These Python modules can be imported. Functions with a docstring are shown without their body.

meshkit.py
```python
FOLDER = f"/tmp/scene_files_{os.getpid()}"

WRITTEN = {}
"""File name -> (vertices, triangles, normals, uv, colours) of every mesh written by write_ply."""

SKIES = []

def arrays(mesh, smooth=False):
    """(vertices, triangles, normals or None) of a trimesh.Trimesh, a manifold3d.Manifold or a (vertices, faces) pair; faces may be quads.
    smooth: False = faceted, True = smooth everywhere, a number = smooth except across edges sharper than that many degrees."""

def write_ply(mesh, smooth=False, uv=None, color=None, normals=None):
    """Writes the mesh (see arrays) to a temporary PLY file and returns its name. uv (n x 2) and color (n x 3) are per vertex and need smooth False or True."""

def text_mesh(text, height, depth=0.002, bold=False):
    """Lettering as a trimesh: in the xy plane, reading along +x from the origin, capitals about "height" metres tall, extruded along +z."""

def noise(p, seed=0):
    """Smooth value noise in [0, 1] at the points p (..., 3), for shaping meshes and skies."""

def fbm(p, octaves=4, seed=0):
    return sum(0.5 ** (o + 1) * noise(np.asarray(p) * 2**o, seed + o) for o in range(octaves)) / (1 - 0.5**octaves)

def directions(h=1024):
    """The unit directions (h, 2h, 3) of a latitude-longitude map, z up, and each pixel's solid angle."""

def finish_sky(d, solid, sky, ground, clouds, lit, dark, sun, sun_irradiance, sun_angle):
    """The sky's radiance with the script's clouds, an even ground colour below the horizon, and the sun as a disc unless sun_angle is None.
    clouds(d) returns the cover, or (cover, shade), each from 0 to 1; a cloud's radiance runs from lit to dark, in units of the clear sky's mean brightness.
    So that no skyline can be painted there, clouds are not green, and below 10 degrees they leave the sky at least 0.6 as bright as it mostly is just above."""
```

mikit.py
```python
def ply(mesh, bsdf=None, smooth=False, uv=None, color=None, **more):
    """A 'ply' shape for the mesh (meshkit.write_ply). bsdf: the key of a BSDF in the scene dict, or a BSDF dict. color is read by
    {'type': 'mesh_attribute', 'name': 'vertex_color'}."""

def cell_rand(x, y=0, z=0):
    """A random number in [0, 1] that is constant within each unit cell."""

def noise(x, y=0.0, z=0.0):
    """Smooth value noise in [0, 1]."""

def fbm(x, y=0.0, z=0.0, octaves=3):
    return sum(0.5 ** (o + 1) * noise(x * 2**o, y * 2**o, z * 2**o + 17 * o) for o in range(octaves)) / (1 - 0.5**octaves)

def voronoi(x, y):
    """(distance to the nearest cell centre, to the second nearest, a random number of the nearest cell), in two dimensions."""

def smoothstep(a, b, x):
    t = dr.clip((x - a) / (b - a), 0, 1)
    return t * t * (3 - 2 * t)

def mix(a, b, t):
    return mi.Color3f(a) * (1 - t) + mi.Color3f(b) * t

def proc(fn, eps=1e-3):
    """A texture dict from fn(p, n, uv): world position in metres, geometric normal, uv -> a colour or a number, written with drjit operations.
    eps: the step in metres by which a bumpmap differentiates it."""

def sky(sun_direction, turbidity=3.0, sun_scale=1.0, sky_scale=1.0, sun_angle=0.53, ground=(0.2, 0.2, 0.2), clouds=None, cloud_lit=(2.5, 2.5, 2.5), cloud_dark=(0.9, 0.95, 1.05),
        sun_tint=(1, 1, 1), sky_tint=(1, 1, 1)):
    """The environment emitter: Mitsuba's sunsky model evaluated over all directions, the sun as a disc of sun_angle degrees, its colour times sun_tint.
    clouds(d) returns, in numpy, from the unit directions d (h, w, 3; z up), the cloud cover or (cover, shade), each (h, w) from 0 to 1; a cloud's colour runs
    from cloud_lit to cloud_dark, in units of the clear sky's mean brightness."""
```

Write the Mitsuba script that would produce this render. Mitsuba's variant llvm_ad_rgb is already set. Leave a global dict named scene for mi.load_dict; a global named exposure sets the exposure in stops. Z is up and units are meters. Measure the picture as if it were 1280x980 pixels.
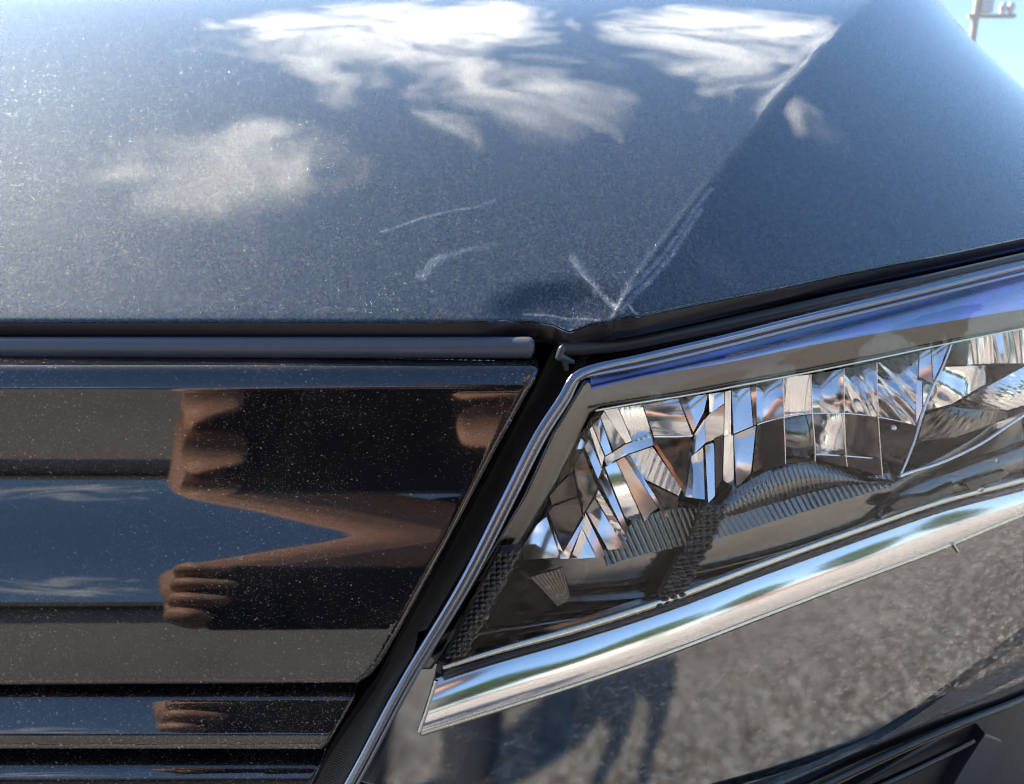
import math, numpy as np, trimesh, mitsuba as mi, drjit as dr, mikit, meshkit, shapely
import manifold3d as m3
from scipy.spatial import Delaunay
from shapely.geometry import Polygon, LineString
from mikit import noise, fbm, cell_rand, smoothstep, mix, proc, ply

T = mi.ScalarTransform4f
rng = np.random.default_rng(7)
scene, labels = {'type': 'scene'}, {}

# ---------------------------------------------------------------- camera, sky, exposure
FPX, PITCH = 983.0, math.radians(15.4)          # focal length of the 1280 px wide photograph, downward pitch
C = np.array([0.0, 0.0, 0.90])
FWD = np.array([0, math.cos(PITCH), -math.sin(PITCH)])
UP = np.array([0, math.sin(PITCH), math.cos(PITCH)])
RIGHT = np.array([1.0, 0, 0])
scene['camera'] = {'type': 'thinlens', 'fov': 2 * math.degrees(math.atan(640 / FPX)), 'fov_axis': 'x', 'near_clip': 0.01, 'far_clip': 3000.0,
                   'aperture_radius': 0.0006, 'focus_distance': 0.262,
                   'to_world': T().look_at(origin=C.tolist(), target=(C + FWD).tolist(), up=[0, 0, 1])}
SUN_AZ, SUN_EL = math.radians(-53), math.radians(42.5)     # azimuth from straight ahead, to the left
SUN = np.array([math.sin(SUN_AZ) * math.cos(SUN_EL), math.cos(SUN_AZ) * math.cos(SUN_EL), math.sin(SUN_EL)])


def cloud_cover(d):
    """Thin fair-weather cloud: one bank ahead of the car, wisps elsewhere."""
    z = np.maximum(d[..., 2], 0.05)
    q = np.stack([d[..., 0] / z, d[..., 1] / z, np.zeros_like(z)], -1)          # the cloud layer's plane
    warp = np.stack([meshkit.fbm(q * 2.3 + 4.0, 4, 3), meshkit.fbm(q * 2.3 + 31.0, 4, 4), z * 0 + 0.5], -1) - 0.5
    p = q + 0.55 * warp
    s = 0.50 * meshkit.fbm(np.stack([p[..., 0] * 4.2 + p[..., 1] * 1.2, p[..., 1] * 3.0 - p[..., 0] * 1.4, q[..., 2]], -1) + 11.3, 4, 5)
    s = s + 0.50 * meshkit.fbm(np.stack([p[..., 0] * 15 + p[..., 1] * 6, p[..., 1] * 9 - p[..., 0] * 5, q[..., 2]], -1) + 3.3, 5, 8)
    big = np.zeros_like(z)
    for cx, cy, rx, ry, a in BANKS:
        big = np.maximum(big, a * np.exp(-(((q[..., 0] - cx + 0.16 * warp[..., 0]) / rx) ** 2 + ((q[..., 1] - cy + 0.16 * warp[..., 1]) / ry) ** 2) ** 1.5))
    c = np.clip((s - 0.80 + 0.50 * big) * 4.4, 0, 1)
    return c ** 1.1, np.clip(1.1 - 1.1 * s - 0.3 * c, 0, 1)


BANKS = [(-0.25, 1.65, 0.50, 0.75, 1.05), (0.0, 1.15, 0.30, 0.40, 1.0), (-0.50, 0.86, 0.30, 0.22, 1.08), (0.46, 1.48, 0.36, 0.52, 1.05), (0.92, 0.93, 0.13, 0.09, 0.95), (-1.3, -2.1, 0.7, 0.4, 0.9), (-1.6, -0.9, 0.5, 0.4, 0.9), (1.6, -0.6, 0.5, 0.5, 0.9)]
scene['sky'] = mikit.sky(SUN.tolist(), turbidity=3, sun_scale=1.0, ground=(0.2, 0.19, 0.17), clouds=cloud_cover, cloud_lit=(3.5, 3.55, 3.6), cloud_dark=(1.7, 1.85, 2.05))
exposure = 2.9

# ---------------------------------------------------------------- helpers


def rays(px):
    px = np.atleast_2d(np.asarray(px, float))
    d = (px[:, :1] - 640) / FPX * RIGHT + (490 - px[:, 1:]) / FPX * UP + FWD
    return d


def hit(px, surf, t0=0.22):
    """Points where the sight lines through the photograph's pixels meet the surface y = surf(x, z)."""
    d = rays(px)
    t = np.full(len(d), t0)
    for _ in range(40):
        p = C + t[:, None] * d
        g = p[:, 1] - surf(p[:, 0], p[:, 2])
        q = C + (t + 1e-4)[:, None] * d
        g2 = q[:, 1] - surf(q[:, 0], q[:, 2])
        s = np.clip((g2 - g) / 1e-4, 0.3, 4)
        t = t - np.clip(g / s, -0.05, 0.05)
    return C + t[:, None] * d


def dense(px, step=5.0, close=False):
    """The polyline resampled; straight between the given points."""
    px = [np.asarray(p, float) for p in px]
    out = []
    for a, b in zip(px, px[1:] + ([px[0]] if close else [])):
        n = max(1, int(np.ceil(np.linalg.norm(b - a) / step)))
        out += [a + (b - a) * k / n for k in range(n)]
    if not close:
        out.append(px[-1])
    return np.array(out)


def curve(px, n=40):
    """A smooth curve through the given points (Catmull-Rom by arc length)."""
    px = np.asarray(px, float)
    from scipy.interpolate import PchipInterpolator
    s = np.r_[0, np.cumsum(np.linalg.norm(np.diff(px, axis=0), axis=1))]
    u = np.linspace(0, s[-1], n)
    return np.stack([PchipInterpolator(s, px[:, k])(u) for k in range(px.shape[1])], -1)


def put(key, mesh, bsdf, smooth=35, **more):
    base, n = key, 0
    while key in scene:
        n += 1
        key = f'{base}_{n:03d}'
    scene[key] = ply(mesh, bsdf, smooth, **more)
    return key


def sheet(px, surf, r=0.0, thick=0.004, step=0.003, shape=None, pstep=6.0, inset=0.0, soft=0.0):
    """A moulded piece with real thickness: its outline lies on y = surf(x, z), its edges are rounded by r; shape(x, z, d) adds relief (d: metres from the edge)."""
    q = hit(dense(px, pstep, True), surf)
    poly = Polygon(q[:, [0, 2]]).buffer(0)
    if soft:
        poly = poly.buffer(-soft).buffer(2 * soft).buffer(-soft)
    if inset:
        poly = poly.buffer(-inset)
    if poly.geom_type != 'Polygon':
        poly = max(poly.geoms, key=lambda g: g.area)
    rs = min(step, max(0.35 * r, 0.0005)) if r else step
    ring = np.array(poly.segmentize(rs).exterior.coords)[:-1]
    if not poly.exterior.is_ccw:
        ring = ring[::-1]
    pts = [ring]
    if r:
        for k in (0.1, 0.25, 0.45, 0.7, 1.0):
            b = poly.buffer(-r * k)
            for g in getattr(b, 'geoms', [b]):
                if not g.is_empty:
                    pts.append(np.array(g.segmentize(rs).exterior.coords)[:-1])
    lo, hi = ring.min(0), ring.max(0)
    gx, gz = np.meshgrid(np.arange(lo[0], hi[0], step), np.arange(lo[1], hi[1], step))
    g = np.stack([gx.ravel() + (np.arange(gx.size) // gx.shape[1] % 2) * step / 2, gz.ravel()], -1)
    inner = poly.buffer(-(r + step * 0.45))
    if not inner.is_empty:
        g = g[shapely.contains_xy(inner, g[:, 0], g[:, 1])]
        pts.append(g)
    p = np.vstack(pts)
    tri = Delaunay(p).simplices
    cen = p[tri].mean(1)
    tri = tri[shapely.contains_xy(poly, cen[:, 0], cen[:, 1])]
    a, b, c = p[tri[:, 0]], p[tri[:, 1]], p[tri[:, 2]]
    cr = (b[:, 0] - a[:, 0]) * (c[:, 1] - a[:, 1]) - (b[:, 1] - a[:, 1]) * (c[:, 0] - a[:, 0])
    tri = np.where((cr < 0)[:, None], tri[:, ::-1], tri)[np.abs(cr) > 1e-13]
    d = shapely.distance(shapely.points(p), poly.exterior)
    y = surf(p[:, 0], p[:, 1])
    if r:
        dd = np.clip(d, 0, r)
        y = y + r - np.sqrt(np.maximum(r * r - (r - dd) ** 2, 0))
    if shape is not None:
        y = y + shape(p[:, 0], p[:, 1], d)
    v = np.stack([p[:, 0], y, p[:, 1]], -1)
    n = len(ring)
    back = v[:n] + [0, thick, 0]
    i = np.arange(n)
    j = (i + 1) % n
    k = len(v)
    side = np.vstack([np.stack([i, i + k, j], -1), np.stack([j, i + k, j + k], -1)])
    if cr.size == 0:
        raise ValueError('empty sheet')
    return trimesh.Trimesh(np.vstack([v, back]), np.vstack([tri, side]), process=False)


def loft(top, bot, surf, bulge, nu=60, nv=16, thick=0.004, close=True):
    """A strip between two curves of pixels laid on surf; bulge(v) stands out of the surface in metres (v: 0 at the top edge, 1 at the bottom)."""
    a, b = hit(curve(top, nu), surf), hit(curve(bot, nu), surf)
    v = np.linspace(0, 1, nv)
    o = np.array([bulge(t) for t in v])
    p = a[:, None] * (1 - v)[None, :, None] + b[:, None] * v[None, :, None]
    p[..., 1] -= o[None, :]
    return grid_mesh(p, thick if close else None)


def grid_mesh(p, thick=None, axis=1):
    nu, nv = p.shape[:2]
    idx = np.arange(nu * nv).reshape(nu, nv)
    q = np.stack([idx[:-1, :-1], idx[:-1, 1:], idx[1:, 1:], idx[1:, :-1]], -1).reshape(-1, 4)
    f = np.vstack([q[:, [0, 1, 2]], q[:, [0, 2, 3]]])
    v = p.reshape(-1, 3)
    if thick:
        rim = np.r_[idx[:, 0], idx[-1, 1:], idx[-2::-1, -1], idx[0, -2:0:-1]]
        off = np.zeros(3)
        off[axis] = thick
        k = len(v)
        v = np.vstack([v, v[rim] + off])
        n = len(rim)
        i, j = np.arange(n), (np.arange(n) + 1) % n
        f = np.vstack([f, np.stack([rim[i], rim[j], i + k], -1), np.stack([rim[j], j + k, i + k], -1)])
    return trimesh.Trimesh(v, f, process=False)


def rod(path, r, n=14, squash=1.0):
    """A round bead along a 3-D path; r a number or one per point."""
    path = np.asarray(path, float)
    r = np.broadcast_to(np.asarray(r, float), (len(path),))
    t = np.gradient(path, axis=0)
    t /= np.linalg.norm(t, axis=1, keepdims=True)
    ref = np.array([0.0, 1.0, 0.0])
    a = np.cross(t, ref)
    a /= np.linalg.norm(a, axis=1, keepdims=True) + 1e-12
    b = np.cross(a, t)
    w = np.linspace(0, 2 * np.pi, n, endpoint=False)
    p = path[:, None] + r[:, None, None] * (np.cos(w)[None, :, None] * a[:, None] + squash * np.sin(w)[None, :, None] * b[:, None])
    m = len(path)
    idx = np.arange(m * n).reshape(m, n)
    nxt = np.roll(idx, -1, 1)
    q = np.stack([idx[:-1], nxt[:-1], nxt[1:], idx[1:]], -1).reshape(-1, 4)
    f = np.vstack([q[:, [0, 1, 2]], q[:, [0, 2, 3]]])
    v = np.vstack([p.reshape(-1, 3), path[:1], path[-1:]])
    e = m * n
    f = np.vstack([f, np.stack([np.full(n, e), nxt[0], idx[0]], -1), np.stack([np.full(n, e + 1), idx[-1], nxt[-1]], -1)])
    out = trimesh.Trimesh(v, f, process=False)
    if out.volume < 0:
        out.invert()
    return out


def box(x0, x1, y0, y1, z0, z1):
    m = trimesh.creation.box((x1 - x0, y1 - y0, z1 - z0))
    m.apply_translation(((x0 + x1) / 2, (y0 + y1) / 2, (z0 + z1) / 2))
    return m


def cat(ms):
    return trimesh.util.concatenate(ms)


# ---------------------------------------------------------------- materials


def metalness(p, n, uv):
    return 0.92 * (1 - scuff(p))


def flake(p, n, uv):
    """Metallic blue-grey paint: two sizes of flake, wear marks where the paint is scuffed."""
    j = noise(p.x * 500, p.y * 400, 2.0) * 1.7
    k = p.y + p.z
    a = cell_rand(p.x * 2300 + j, k * 1000 + j, 1.0)
    b = cell_rand(p.x * 1250 - j + 7, k * 560 + j, 2.0)
    c = cell_rand(p.x * 3000 + 31 + j, k * 1300 - j, 3.0)
    s = 0.50 + 1.1 * c * c * c + 1.6 * a * a * a * a + 2.0 * smoothstep(0.95, 0.99, b)
    hue = cell_rand(p.x * 2300 + 57 + j, k * 1000 + 3, 5.0)
    col = dr.minimum(mix([0.29, 0.50, 0.92], [0.48, 0.59, 0.84], hue) * s, 0.99)
    return mix(col, [0.82, 0.79, 0.70], scuff(p))


def dust(p, n, uv):
    """Gloss black with fine pale dust lying on it, thicker low down and towards the lamp."""
    w = noise(p.x * 700, p.z * 700, 1.0) * 1.5
    k = p.z + 0.83 * p.y
    a = cell_rand(p.x * 4600 + 5 + w, k * 4600, 1.0)
    b = cell_rand(p.x * 2300 + 11 + w, k * 2300 - w, 2.0)
    dens = 0.22 + 1.6 * smoothstep(0.3, 0.75, fbm(p.x * 28, p.z * 40 + 3, 2.0, 4)) + 0.8 * smoothstep(0.805, 0.765, p.z)
    m = 0.40 * smoothstep(1 - 0.045 * dens, 1.0, a) + 0.55 * smoothstep(1 - 0.010 * dens, 1.0, b) + 0.012 * dens * fbm(p.x * 160, p.z * 160, 7.0, 3)
    return mix([0.006, 0.006, 0.008], [0.55, 0.46, 0.36], dr.clip(m, 0, 1))


SCUFFS = []          # (x, y) polylines on the hood with half-width and strength, filled when the hood is shaped


def scuff(p):
    m = mi.Float(0)
    grain = (0.55 + 0.5 * noise(p.x * 1500, p.y * 1500, 3.0)) * (0.5 + 0.8 * noise(p.x * 350, p.y * 350, 9.0))
    for pts, hw, st in SCUFFS:
        for (ax, ay), (bx, by) in zip(pts[:-1], pts[1:]):
            ex, ey = bx - ax, by - ay
            t = dr.clip(((p.x - ax) * ex + (p.y - ay) * ey) / (ex * ex + ey * ey), 0, 1)
            q = dr.sqrt(dr.square(p.x - ax - t * ex) + dr.square(p.y - ay - t * ey))
            m = dr.maximum(m, st * (1 - smoothstep(0.0, hw, q)))
    return dr.clip(m * grain, 0, 1)


def gravel(p, n, uv):
    """Worn asphalt: grey, brown and pale stones in a dark binder."""
    f, s2, w = mikit.voronoi(p.x * 52, p.y * 52)
    f2, s22, w2 = mikit.voronoi(p.x * 110 + 9, p.y * 110)
    big = fbm(p.x * 2.2, p.y * 2.2, 1.0, 4)
    stone = mix([0.10, 0.10, 0.10], [0.58, 0.60, 0.62], w * w) * (0.5 + 0.8 * w2)
    stone = mix(stone, [0.27, 0.21, 0.17], smoothstep(0.88, 1.0, cell_rand(w * 977)))
    c = mix([0.06, 0.058, 0.055], stone, smoothstep(0.02, 0.22, s2 - f))
    return c * (0.72 + 0.6 * big)


def wall_tone(p, n, uv):
    return mix([0.22, 0.225, 0.23], [0.29, 0.29, 0.29], fbm(p.x * 0.7, p.z * 0.9, p.y, 4))


def mat(key, **k):
    scene[key] = {'type': 'principled', **{a: ({'type': 'rgb', 'value': list(v)} if isinstance(v, (tuple, list)) else v) for a, v in k.items()}}


mat('m_paint_base', base_color=proc(flake), metallic=proc(metalness), roughness=0.50, specular=0.0)
_base = scene.pop('m_paint_base')


def flake_tilt(p, n, uv):
    """Each flake lies at its own small tilt in the paint."""
    x, y, z = p.x * 2000 + noise(p.x * 500, p.y * 400, 2.0) * 1.7, (p.y + p.z) * 900, 3.0
    return mi.Color3f(0.5 + 0.22 * (cell_rand(x, y, z) - 0.5), 0.5 + 0.22 * (cell_rand(x + 311, y + 17, z) - 0.5), 1.0)


scene['m_paint'] = {'type': 'normalmap', 'normalmap': proc(flake_tilt), 'b': _base}
scene['m_coat'] = {'type': 'thindielectric', 'int_ior': 1.5}
mat('m_gloss_black', base_color=proc(dust), roughness=0.03, eta=1.95)
mat('m_black_plastic', base_color=(0.035, 0.035, 0.037), roughness=0.38, specular=0.4)
mat('m_black_satin', base_color=(0.01, 0.01, 0.012), roughness=0.18, specular=0.6)
scene['m_hem'] = {'type': 'twosided', 'b': {'type': 'principled', 'base_color': {'type': 'rgb', 'value': [0.012, 0.011, 0.013]}, 'roughness': 0.3, 'specular': 0.5}}
mat('m_pit', base_color=(0.003, 0.003, 0.003), roughness=0.9, specular=0.05)
mat('m_grey_satin', base_color=(0.085, 0.098, 0.125), roughness=0.36, specular=0.7)
scene['m_chrome'] = {'type': 'roughconductor', 'material': 'Al', 'alpha': 0.015, 'distribution': 'ggx'}
scene['m_smoked'] = {'type': 'roughconductor', 'material': 'none', 'alpha': 0.03, 'specular_reflectance': {'type': 'rgb', 'value': [0.22, 0.215, 0.205]}}
scene['m_smoked_bezel'] = {'type': 'roughconductor', 'material': 'none', 'alpha': 0.05, 'specular_reflectance': {'type': 'rgb', 'value': [0.16, 0.157, 0.15]}}
scene['m_smoked_dark'] = {'type': 'roughconductor', 'material': 'none', 'alpha': 0.05, 'specular_reflectance': {'type': 'rgb', 'value': [0.13, 0.115, 0.11]}}
scene['m_lens'] = {'type': 'thindielectric', 'int_ior': 1.24}
scene['m_cream'] = {'type': 'roughconductor', 'material': 'none', 'alpha': 0.12, 'specular_reflectance': {'type': 'rgb', 'value': [0.92, 0.86, 0.70]}}
mat('m_amber', base_color=(0.75, 0.24, 0.09), roughness=0.2, specular=0.6)
mat('m_ground', base_color=proc(gravel), roughness=0.9, specular=0.2)
mat('m_wall', base_color=proc(wall_tone), roughness=0.85, specular=0.2)
mat('m_dark_trim', base_color=(0.05, 0.045, 0.045), roughness=0.6)
mat('m_window', base_color=(0.02, 0.025, 0.03), roughness=0.05, specular=0.8)

# ---------------------------------------------------------------- setting: ground
g = trimesh.Trimesh([[-400, -400, 0], [400, -400, 0], [400, 400, 0], [-400, 400, 0]], [[0, 1, 2], [0, 2, 3]], process=False)
put('ground', g, 'm_ground', False)
labels['ground'] = {'label': 'worn grey asphalt of the parking place, stones showing, mirrored in the headlight', 'kind': 'structure'}

# ---------------------------------------------------------------- the car
CAR = 'car'
labels[CAR] = {'label': 'dark blue metallic car, seen close where hood, black grille and headlight meet', 'category': 'car'}

# hood: a height field with a crease; its front edge is where it meets the gap
Y0, Z0, S0, S1 = 0.235, 0.858, 0.52, 0.50


def hood_left(x, y):
    w = y - Y0
    return Z0 + S0 * w - S1 * w * w / 2 - 0.10 * np.maximum(-x, 0) ** 2 * 0.3


def hit_z(px, h, t0=0.05, t1=1.6):
    d = rays(px)
    out = np.full((len(d), 3), np.nan)
    ts = np.linspace(t0, t1, 1500)
    for i, e in enumerate(d):
        p = C + ts[:, None] * e
        g = p[:, 2] - h(p[:, 0], p[:, 1])
        s = np.nonzero((g[:-1] > 0) & (g[1:] <= 0) & (p[1:, 1] > Y0 - 0.02))[0]
        if len(s):
            a, b = ts[s[0]], ts[s[0] + 1]
            for _ in range(30):
                m = (a + b) / 2
                q = C + m * e
                if q[2] - h(q[:1], q[1:2])[0] > 0:
                    a = m
                else:
                    b = m
            out[i] = C + a * e
    return out


CP = hit_z([(775, 390), (1062, 25)], hood_left)
CD = (CP[1] - CP[0])[:2] / np.linalg.norm((CP[1] - CP[0])[:2])
DENT = hit_z([(706, 392)], hood_left)[0, :2]
KCR, QCR = 0.42, 1.5


def hood(x, y):
    x, y = np.asarray(x, float), np.asarray(y, float)
    c = (x - CP[0, 0]) * CD[1] - (y - CP[0, 1]) * CD[0]
    along = (x - CP[0, 0]) * CD[0] + (y - CP[0, 1]) * CD[1]
    r = 0.0007 + 0.0035 * np.clip(along, 0, 0.5)
    sp = r * np.logaddexp(0, np.clip(c / r, -60, 60))
    sp = np.where(c / r > 50, c, sp)
    z = hood_left(x, y) - KCR * sp - QCR * np.maximum(c, 0) * np.maximum(along - 0.15, 0) ** 2
    e = ((x - DENT[0]) / 0.020) ** 2 + ((y - DENT[1]) / 0.0125) ** 2
    fold = 0.0007 * np.exp(-((c + 0.0016) / 0.0013) ** 2) * np.clip(1 - along / 0.13, 0, 1) * (along > -0.02)     # pinched ridge beside the crease
    kink = 0.0011 * np.exp(-((x - DENT[0] - 0.0015) / 0.0042) ** 2 - ((y - Y0 - 0.003) / 0.007) ** 2)
    return z - 0.0036 * np.exp(-e ** 3) + fold - kink


edge_px = np.vstack([dense([(-260, 401), (0, 401), (640, 401)], 12), dense([(640, 401), (672, 402), (692, 405.5), (704, 411.5), (712, 414), (720, 412), (735, 406), (775, 398), (800, 394), (900, 374), (1000, 354), (1100, 334), (1200, 314), (1280, 297), (1400, 271)], 4)[1:]])
EDGE = hit_z(edge_px, hood)
print('crease', CP, 'edge', EDGE[[0, -40, -1]], 'at1280', EDGE[np.argmin(abs(edge_px[:, 0] - 1280))], np.isnan(EDGE).sum())
w = np.r_[-0.0, np.array([0.0002, 0.0005, 0.001, 0.0016, 0.0023, 0.003, 0.004, 0.0055]), np.arange(0.0075, 0.12, 0.0025), np.arange(0.12, 0.5, 0.005), np.arange(0.5, 1.05, 0.02)]
x, y = EDGE[:, 0][:, None] * (1 + 4.2 * w[None, :]), EDGE[:, 1][:, None] + w[None, :]
z = hood(x, y)
R = 0.0007
z = z - np.where(w < R, R - np.sqrt(np.maximum(R * R - (R - np.minimum(w, R)) ** 2, 0)), 0)[None, :]
z -= (EDGE[:, 2] - (z[:, 0] + R))[:, None] * 0
top = np.stack([x, y, z], -1)
hem = top[:, :1] + np.array([[0, 0.0004, -0.0035], [0, 0.002, -0.006], [0, 0.012, -0.0075]])[None]
m = grid_mesh(top)
if m.face_normals[:, 2].sum() < 0:
    m.invert()
put('car__hood', m, 'm_paint', 40)
fl = grid_mesh(np.concatenate([hem[:, ::-1], top[:, :1]], 1))
put('car__hood__hem_flange', fl, 'm_hem', 50)
coat = grid_mesh(top + [0, 0, 0.0003])
if coat.face_normals[:, 2].sum() < 0:
    coat.invert()
put('car__hood__clear_coat', coat, 'm_coat', 40)

# bright aluminium flakes lying at random tilts in the paint, under the clear coat
nf = 200000
fu = rng.uniform(-300, 1400, nf)
fw = 0.003 + 0.30 * ((1 + 0.62 / 0.30) ** rng.uniform(0, 1, nf) - 1)
fx0 = np.interp(fu, edge_px[:, 0], EDGE[:, 0]) * (1 + 4.2 * fw)
fy0 = np.interp(fu, edge_px[:, 0], EDGE[:, 1]) + fw
fz0 = hood(fx0, fy0) + 0.00012
h_ = 1e-4
gx_, gy_ = (hood(fx0 + h_, fy0) - hood(fx0 - h_, fy0)) / (2 * h_), (hood(fx0, fy0 + h_) - hood(fx0, fy0 - h_)) / (2 * h_)
tx, ty = rng.normal(0, 0.26, (2, nf))
size = rng.uniform(0.00008, 0.00017, nf) * (1 + 2.5 * fw)
ang = rng.uniform(0, 2 * np.pi, nf)
q = []
for k in range(3):
    ca, sa = np.cos(ang + k * 2.0944) * size, np.sin(ang + k * 2.0944) * size * 1.5
    q.append(np.stack([fx0 + ca, fy0 + sa, fz0 + gx_ * ca + gy_ * sa + np.clip(tx * ca + ty * sa, -0.0001, 0.0001)], -1))
put('car__hood__metal_flake', trimesh.Trimesh(np.stack(q, 1).reshape(-1, 3), np.arange(nf * 3).reshape(-1, 3), process=False), 'm_flake', False)
labels['car__hood__metal_flake'] = {'kind': 'stuff'}
scene['m_flake'] = {'type': 'twosided', 'b': {'type': 'roughconductor', 'material': 'none', 'alpha': 0.17, 'specular_reflectance': {'type': 'rgb', 'value': [0.60, 0.69, 0.84]}}}


def on_hood(px):
    q = hit_z(px, hood)
    return [tuple(map(float, a[:2])) for a in q if not np.isnan(a[0])]


SCUFFS += [(on_hood(c), hw, st) for c, hw, st in (
    ([(478, 290), (500, 283), (530, 272)], 0.00110, 0.34), ([(530, 272), (565, 264), (600, 258), (618, 251)], 0.00140, 0.22), ([(528, 346), (537, 332), (552, 322)], 0.00340, 0.27), ([(552, 322), (585, 312), (620, 306)], 0.00260, 0.13),
    ([(716, 322), (728, 342), (748, 364)], 0.00260, 0.27), ([(728, 345), (748, 364), (772, 384)], 0.00130, 0.44),
    ([(770, 386), (800, 352), (830, 318), (850, 290), (868, 262), (890, 236)], 0.00130, 0.34), ([(777, 389), (810, 354), (838, 322), (856, 294), (876, 262)], 0.00140, 0.34),
    ([(784, 378), (792, 390), (802, 397)], 0.00070, 0.48), ([(655, 393), (690, 395), (720, 399), (750, 401)], 0.00080, 0.36), ([(946, 140), (965, 118), (1000, 82), (1030, 52), (1048, 38)], 0.00200, 0.18),
    ([(640, 402), (690, 405), (708, 413), (716, 413)], 0.00090, 0.48), ([(890, 330), (915, 345)], 0.00900, 0.08))]

# upper grille bar: its profile turns the reflection from the wall behind the photographer to the sky and back
PB_Y = np.array([452, 456, 460, 466, 474, 483, 486, 520, 560, 600, 640, 670, 705, 750, 800, 845, 856, 864])
PB_O = np.array([60, 58, 56, 52, 48, 44, 5, 10, 15, 21, 31, 36, 31, 21.5, 14, 7, -8, -20.0])


def profile(ys, outs, y_start, x_c=300):
    """(z, y) of a vertical profile whose mirror direction at photograph row y has the given elevation."""
    py = np.arange(ys[0], ys[-1] + 0.5, 0.5)
    d = rays(np.stack([np.full(len(py), 640.0), py], -1))
    a = np.degrees(np.arctan2(d[:, 2], d[:, 1]))
    e = (np.interp(py, ys, outs) - a) / 2
    Y, Z = [y_start], [C[2] + y_start * d[0, 2] / d[0, 1]]
    for k in range(1, len(py)):
        s, te = d[k, 2] / d[k, 1], math.tan(math.radians(min(e[k], 62)))
        yn = (Y[-1] + te * (C[2] - Z[-1])) / (1 - te * s)      # y = y0 + te (z - z0), z = C + s y
        Y.append(yn)
        Z.append(C[2] + s * yn)
    return np.array(Z)[::-1], np.array(Y)[::-1]


PZ, PY = profile(PB_Y, PB_O, 0.228)


def s_bar(x, z):
    k = 1 + 0.04 * x / 0.21                                      # the bar turns slightly with the nose of the car
    zz = C[2] + (z - C[2]) / k
    return k * (np.interp(zz, PZ, PY) + np.where(zz < PZ[0], (zz - PZ[0]) * 0.1, 0))


print('bar', PZ[[0, -1]], PY[[0, -1]], PY.min())
bar_px = [(-260, 457), (660, 457), (671, 459), (674, 464), (671, 474), (620, 566), (560, 680), (500, 790), (475, 832), (462, 848), (446, 858), (-260, 862)]
put('car__grille_bar', sheet(bar_px, s_bar, r=0.0022, thick=0.012, step=0.0012), 'm_gloss_black', 30)


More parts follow.
